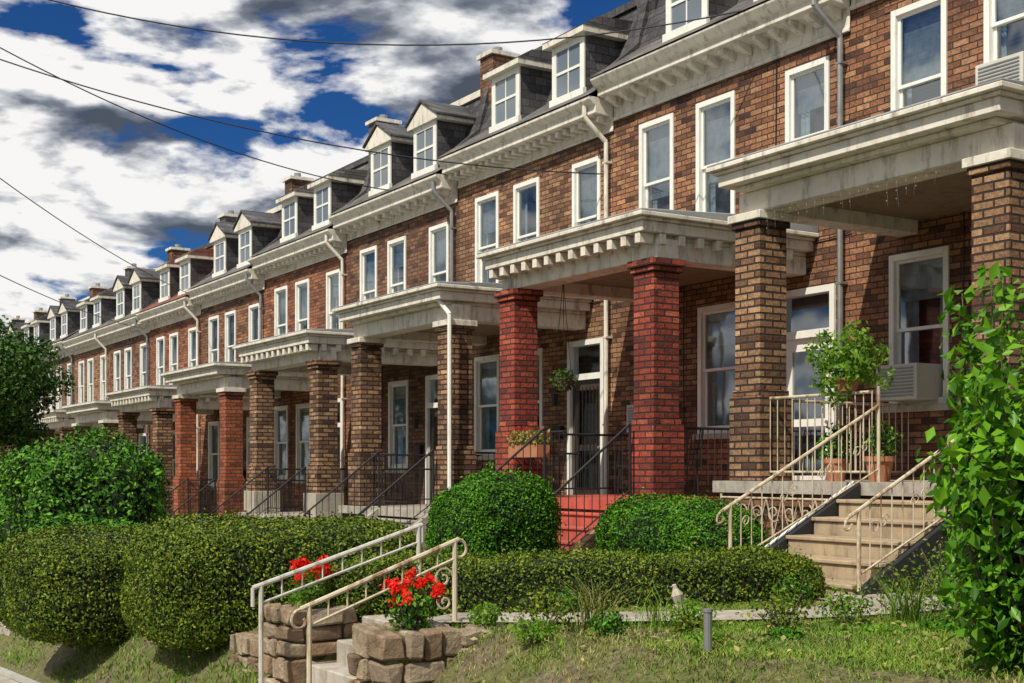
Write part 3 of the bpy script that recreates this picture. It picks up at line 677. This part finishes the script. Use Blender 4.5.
hedge("clipped_hedge",(7.6,27.0,-1.9),(1.4,.7,.6),0,12000,.06,'box',p=3,amp=.05,zmin=-2.6,seed=21)
def broadbush(name,x,y,z0,z1,rad,n,leaf,mat,seed,ns=70):
    e=empty(name,(x,y,z0)); r=random.Random(seed); b=MB(); P=[];Q=[]
    for s in range(ns):
        a=r.uniform(0,2*PI); rr=rad*math.sqrt(r.random()); h=z1-z0
        tx,ty=x+math.cos(a)*rr,y+math.sin(a)*rr; tz=z0+h*(1-.3*(rr/rad)**2)*r.uniform(.3,1.03)
        p0=Vector((x+math.cos(a)*.1,y+math.sin(a)*.1,z0)); p2=Vector((tx,ty,tz)); p1=Vector((x+(tx-x)*.9,y+(ty-y)*.9,z0+(tz-z0)*.4))
        prev=p0
        for q in range(1,9):
            t=q/8; p=p0*(1-t)**2+p1*2*t*(1-t)+p2*t*t; b.tube(prev,p,.010*(1-t*.7),'wood',4); prev=p
        for q in range(n//ns):
            t=r.uniform(.12,1)**.8; p=p0*(1-t)**2+p1*2*t*(1-t)+p2*t*t; d=Vector((r.gauss(0,1),r.gauss(0,1),r.gauss(0,.7))).normalized()*r.uniform(.02,.13)
            P.append((p+d)[:]); dd=Vector((p.x-x,p.y-y,.35)).normalized(); Q.append(dd[:])
    b.done("stems",e); leafobj("leaves",np.array(P),np.array(Q),leaf,mat,e,spread=.6,aspect=.52,fold=.3,sizevar=.4,updir=(0,0,.5))
    return e
broadbush("laurel_bush",4.86,3.40,-.92,.98,.60,20000,.070,'broad',5,100)
broadbush("laurel_bush",6.1,3.9,-.92,.5,.6,6000,.085,'broad',6,40)
def smallplant(name,x,y,rad,h,n,leaf,mat,seed):
    z=ground(x,y); r=np.random.default_rng(seed); e=empty(name,(x,y,z)); b=MB()
    for q in range(9):
        a=q*.7; b.tube((x,y,z-.02),(x+rad*.7*math.cos(a),y+rad*.7*math.sin(a),z+h*(.6+.4*math.sin(q*3))),.005,'wood',4)
    b.done("stems",e)
    P=r.normal(size=(n,3)); P/=np.linalg.norm(P,axis=1)[:,None]; q=P.copy(); q[:,2]=abs(q[:,2])
    P*=(r.random(n)**.45)[:,None]*(1+.6*lump(P,5,seed))[:,None]; P*=np.array([rad,rad,h*.55]); P+=np.array([x,y,z+h*.5])
    P[:,2]=np.maximum(P[:,2],z+.01)
    leafobj("leaves",P,q,leaf,mat,e)
for k,(x,y,rad,h,m) in enumerate([(4.45,6.75,.22,.26,'hedge'),(5.05,6.05,.16,.2,'lime'),(5.45,5.7,.2,.24,'hedge'),(5.9,5.6,.17,.24,'grassg'),(6.4,5.6,.28,.38,'hedge'),(6.5,5.2,.2,.2,'shrub'),
      (4.55,6.2,.13,.14,'box'),(7.0,5.7,.3,.35,'shrub'),(6.9,7.1,.15,.25,'box'),(4.15,6.4,.14,.14,'lime'),(4.1,9.6,.2,.3,'lime'),(8.2,6.4,.3,.5,'box'),(7.6,5.7,.4,.55,'shrub'),(8.5,7.0,.3,.5,'hedge'),(5.3,7.75,.12,.2,'box'),
      (5.0,5.2,.10,.07,'box'),(5.5,5.0,.09,.06,'lime'),(5.9,4.9,.12,.07,'box'),(4.6,5.4,.1,.07,'lime'),(4.3,7.2,.13,.16,'lime'),(4.9,5.9,.1,.1,'hedge')]):
    smallplant("garden_plant",x,y,rad,h,430,.033,m,k+30)
potted("red_geranium",3.84,8.95,-1.04,.10,.14,.16,.14,700,.04,'lime',('redfl',700,.028),haspot=False)
potted("red_geranium",3.80,7.28,-1.02,.10,.12,.15,.14,600,.04,'shrub',('redfl',620,.026),haspot=False)
def blades(name,pts,mat,h,w,arch=.4,seed=0):
    r=np.random.default_rng(seed); n=len(pts); a=r.uniform(0,2*PI,n); hh=h*r.uniform(.5,1.2,n); ar=arch*r.uniform(.3,1.2,n)*hh
    D=np.stack([np.cos(a),np.sin(a),np.zeros(n)],1); B=np.stack([-np.sin(a),np.cos(a),np.zeros(n)],1)*w/2
    up=np.array([0,0,1.]); V=np.empty((n,5,3))
    mid=pts+up*(hh*.6)[:,None]+D*(ar*.3)[:,None]; tip=pts+up*hh[:,None]*.95+D*ar[:,None]
    V[:,0]=pts-B;V[:,1]=pts+B;V[:,2]=mid+B*.8;V[:,3]=mid-B*.8;V[:,4]=tip
    me=bpy.data.meshes.new(name); me.vertices.add(n*5); me.vertices.foreach_set('co',V.ravel().astype(np.float32))
    bs=np.arange(n)[:,None]*5; L=np.concatenate([bs,bs+1,bs+2,bs+3,bs+3,bs+2,bs+4],1).ravel()
    me.loops.add(n*7); me.loops.foreach_set('vertex_index',L.astype(np.int32)); me.polygons.add(n*2)
    ls=(np.arange(n)[:,None]*7+np.array([[0,4]])).ravel(); me.polygons.foreach_set('loop_start',ls.astype(np.int32)); me.polygons.foreach_set('loop_total',np.tile([4,3],n).astype(np.int32))
    me.materials.append(M[mat]); me.update(calc_edges=True); o=bpy.data.objects.new(name,me); scene.collection.objects.link(o); return o
def clump(name,x,y,n,h,arch,mat,seed,w=.008,rad=.06):
    r=np.random.default_rng(seed); z=ground(x,y)
    p=np.stack([x+r.normal(0,rad,n),y+r.normal(0,rad,n),np.full(n,z-.01)],1); blades(name,p,mat,h,w,arch,seed)
clump("ornamental_grass",4.72,6.6,110,.36,1.5,'grassb',1,.006); clump("ornamental_grass",5.0,6.3,70,.26,1.4,'grassg',2,.006); clump("ornamental_grass",6.2,5.4,120,.32,.9,'grassg',3,.006); clump("ornamental_grass",6.75,5.3,90,.34,.9,'grassb',4,.006)
WPa=np.array(WP)
def lawn(name,x0,x1,y0,y1,n,h,mat,seed,w=.006,thr=-.05):
    r=np.random.default_rng(seed); X=r.uniform(x0,x1,n); Y=r.uniform(y0,y1,n)
    P=np.stack([X,Y,np.zeros(n)],1); k=lump(P,2.5,seed)+lump(P,7,seed+9)*.6+.3*r.normal(size=n)*.5>thr; X=X[k];Y=Y[k]
    k=~((Y>7.5)&(Y<8.8)&(X<4.6)); X=X[k];Y=Y[k]
    d=np.min(np.hypot(X[:,None]-WPa[None,:,0],Y[:,None]-WPa[None,:,1]),1); k=d>.47; X=X[k];Y=Y[k]
    Z=np.array([ground(a,c) for a,c in zip(X,Y)]); blades(name,np.stack([X,Y,Z-.005],1),mat,h,w,1.3,seed)
lawn("grass",3.05,8.5,3.0,8.0,80000,.033,'grassb',1,thr=-.10); lawn("grass",3.05,8.5,3.0,8.0,95000,.042,'grassg',2,thr=-.10)
lawn("grass",3.2,9,9.2,26,80000,.07,'grassg',3,.012)
n=1200; r=np.random.default_rng(5); X=r.uniform(3.2,8,n); Y=r.uniform(3.2,9,n); P=np.stack([X,Y,[ground(a,c)+.035 for a,c in zip(X,Y)]],1)
leafobj("fallen_leaves",P,np.tile([0,0,1.],(n,1)),.04,'grassb',spread=.35,aspect=.6)
# ------------------------------------------------------------------ trees
def tree(name,x,y,z,H,R,n,leaf,seed,mat='tree',trunk=.18):
    r=random.Random(seed); e=empty(name,(x,y,z)); b=MB(); P=[];Q=[]
    top=Vector((x+r.uniform(-.2,.2),y,z+H*.45)); b.tube((x,y,z-.2),top,trunk,'wood',9,trunk*.6)
    cl=[]
    for k in range(16):
        a=k*2.4; el=r.uniform(.1,1.0); rr=R*r.uniform(.45,.9)
        tip=Vector((x+math.cos(a)*rr*math.cos(el*.9),y+math.sin(a)*rr*math.cos(el*.9),z+H*.5+H*.46*el*r.uniform(.75,1.05)))
        mid=top.lerp(tip,.5)+Vector((0,0,.1*H*r.random())); st=Vector((x,y,z+H*.28)).lerp(top,r.random())
        b.tube(st,mid,trunk*.4,'wood',6,trunk*.22); b.tube(mid,tip,trunk*.22,'wood',5,trunk*.07); cl.append(tip); cl.append(mid.lerp(tip,.4))
    b.done("trunk",e)
    for c in cl:
        s=R*r.uniform(.24,.42); m=n//len(cl)
        d=rng.normal(size=(m,3)); d/=np.linalg.norm(d,axis=1)[:,None]; p=d*(rng.random(m)**.45*s)[:,None]*np.array([1,1,.75])+np.array(c[:]); P.append(p); Q.append(d)
    leafobj("crown",np.concatenate(P),np.concatenate(Q),leaf,mat,e,spread=.7)
tree("leafy_tree",4.75,28.5,-2.5,5.9,2.0,28000,.10,1)
tree("leafy_tree",5.4,36,-2.8,6.8,2.3,20000,.14,2)
for k in range(9): tree("background_tree",2+k*5+random.uniform(-2,2),76+random.uniform(-3,9)+k*2,-2.5,7+random.uniform(-1,2),4,6000,.32,20+k,trunk=.3)
# ------------------------------------------------------------------ utility pole and wires
pz=S(22)
e=empty("utility_pole",(1.5,22,pz)); b=MB(); b.tube((1.5,22,pz-.3),(1.5,22,8.3),.15,'wood',12,.10); b.box(1.44,1.56,20.9,23.1,7.55,7.68,'wood')
for q in(-1,-.35,.35,1): b.tube((1.5,22+q,7.68),(1.5,22+q,7.82),.035,'metal',8)
b.done("pole",e)
def wire(p0,p1,sag,r=.011):
    p0=Vector(p0);p1=Vector(p1); pts=[]
    for k in range(29):
        t=k/28; p=p0.lerp(p1,t); p.z-=sag*4*t*(1-t); pts.append(p)
    b=MB(); b.path(pts,r,'black',5); b.done("overhead_wire")
wire((1.5,21.0,7.8),(11.95,13.2,6.2),1.0)
wire((1.5,21.65,7.8),(11.9,23.8,5.7),.6); wire((1.5,22.35,7.3),(12.35,16.9,4.75),.6)
wire((1.5,22,6.5),(11.9,36.7,5.1),.35); wire((1.5,22,4.4),(12,42.0,4.6),.3)
# ------------------------------------------------------------------ light, sky, camera
sv=Vector((-.60,-.24,.76)).normalized()
sun=bpy.data.lights.new("sun",'SUN'); sun.energy=5.0; sun.angle=math.radians(.5); sun.color=(1,.94,.80)
so=bpy.data.objects.new("sun",sun); so.rotation_euler=sv.to_track_quat('Z','Y').to_euler(); so.location=(0,0,30); scene.collection.objects.link(so)
w=bpy.data.worlds.new("World"); scene.world=w; w.use_nodes=True; nt=w.node_tree; bg=nt.nodes['Background']
sky=N(nt,"ShaderNodeTexSky"); sky.sky_type='NISHITA'; sky.sun_disc=False; sky.sun_elevation=math.asin(sv.z); sky.sun_rotation=math.atan2(sv.x,sv.y)
tc=N(nt,"ShaderNodeTexCoord"); sp=N(nt,"ShaderNodeSeparateXYZ"); nt.links.new(tc.outputs['Generated'],sp.inputs[0])
zz=mth(nt,'ADD',mth(nt,'MAXIMUM',sp.outputs[2],0.0),.30)
cv=N(nt,"ShaderNodeCombineXYZ"); nt.links.new(mth(nt,'DIVIDE',sp.outputs[0],zz),cv.inputs[0]); nt.links.new(mth(nt,'DIVIDE',sp.outputs[1],zz),cv.inputs[1]); nt.links.new(mth(nt,'MULTIPLY',sp.outputs[2],3.0),cv.inputs[2])
def wn(sc,d,ro,off=(0,0,0),dist=0):
    a=N(nt,"ShaderNodeVectorMath",operation='ADD'); a.inputs[1].default_value=off; nt.links.new(cv.outputs[0],a.inputs[0])
    n=N(nt,"ShaderNodeTexNoise"); n.inputs['Scale'].default_value=sc; n.inputs['Detail'].default_value=d; n.inputs['Roughness'].default_value=ro; n.inputs['Distortion'].default_value=dist; nt.links.new(a.outputs[0],n.inputs['Vector']); return n.outputs[0]
O=(1.7,.4,.3)
n1=wn(3.3,8,.53,O,.15); n2=wn(3.3,6,.52,(O[0]-.02,O[1]-.05,O[2]+.08),.15); n3=wn(2.2,3,.5,(5,2,1))
mask=ramp(nt,n1,[(.415,(0,0,0)),(.465,(1,1,1))])
val=mth(nt,'MULTIPLY_ADD',mth(nt,'SUBTRACT',n1,n2),4.6,.60)
val=mth(nt,'ADD',val,mth(nt,'MULTIPLY',mth(nt,'SUBTRACT',.5,n3),1.6))
val=mth(nt,'ADD',val,mth(nt,'MULTIPLY',mth(nt,'SUBTRACT',.54,n1),1.8))
cc=ramp(nt,val,[(.15,(.9,1.1,1.5)),(.38,(2.3,2.6,3.2)),(.55,(6.0,6.2,6.7)),(.72,(11.0,10.9,10.8))])
skc=mixc(nt,1.0,sky.outputs[0],(.11,.34,.72),'MULTIPLY')
fin=mixc(nt,mask,skc,cc); nt.links.new(fin,bg.inputs[0]); bg.inputs[1].default_value=.085
cam=bpy.data.cameras.new("camera"); co=bpy.data.objects.new("camera",cam); scene.collection.objects.link(co)
cam.sensor_width=36; cam.lens=1300/1024*36; cam.shift_y=(470-341.5)/1024; cam.clip_end=6000; cam.clip_start=.05
co.location=(0,0,0); co.rotation_euler=(PI/2,0,-math.atan2(.5298,.8481)); scene.camera=co
scene.view_settings.view_transform='Standard'; scene.view_settings.look='None'; scene.view_settings.exposure=0
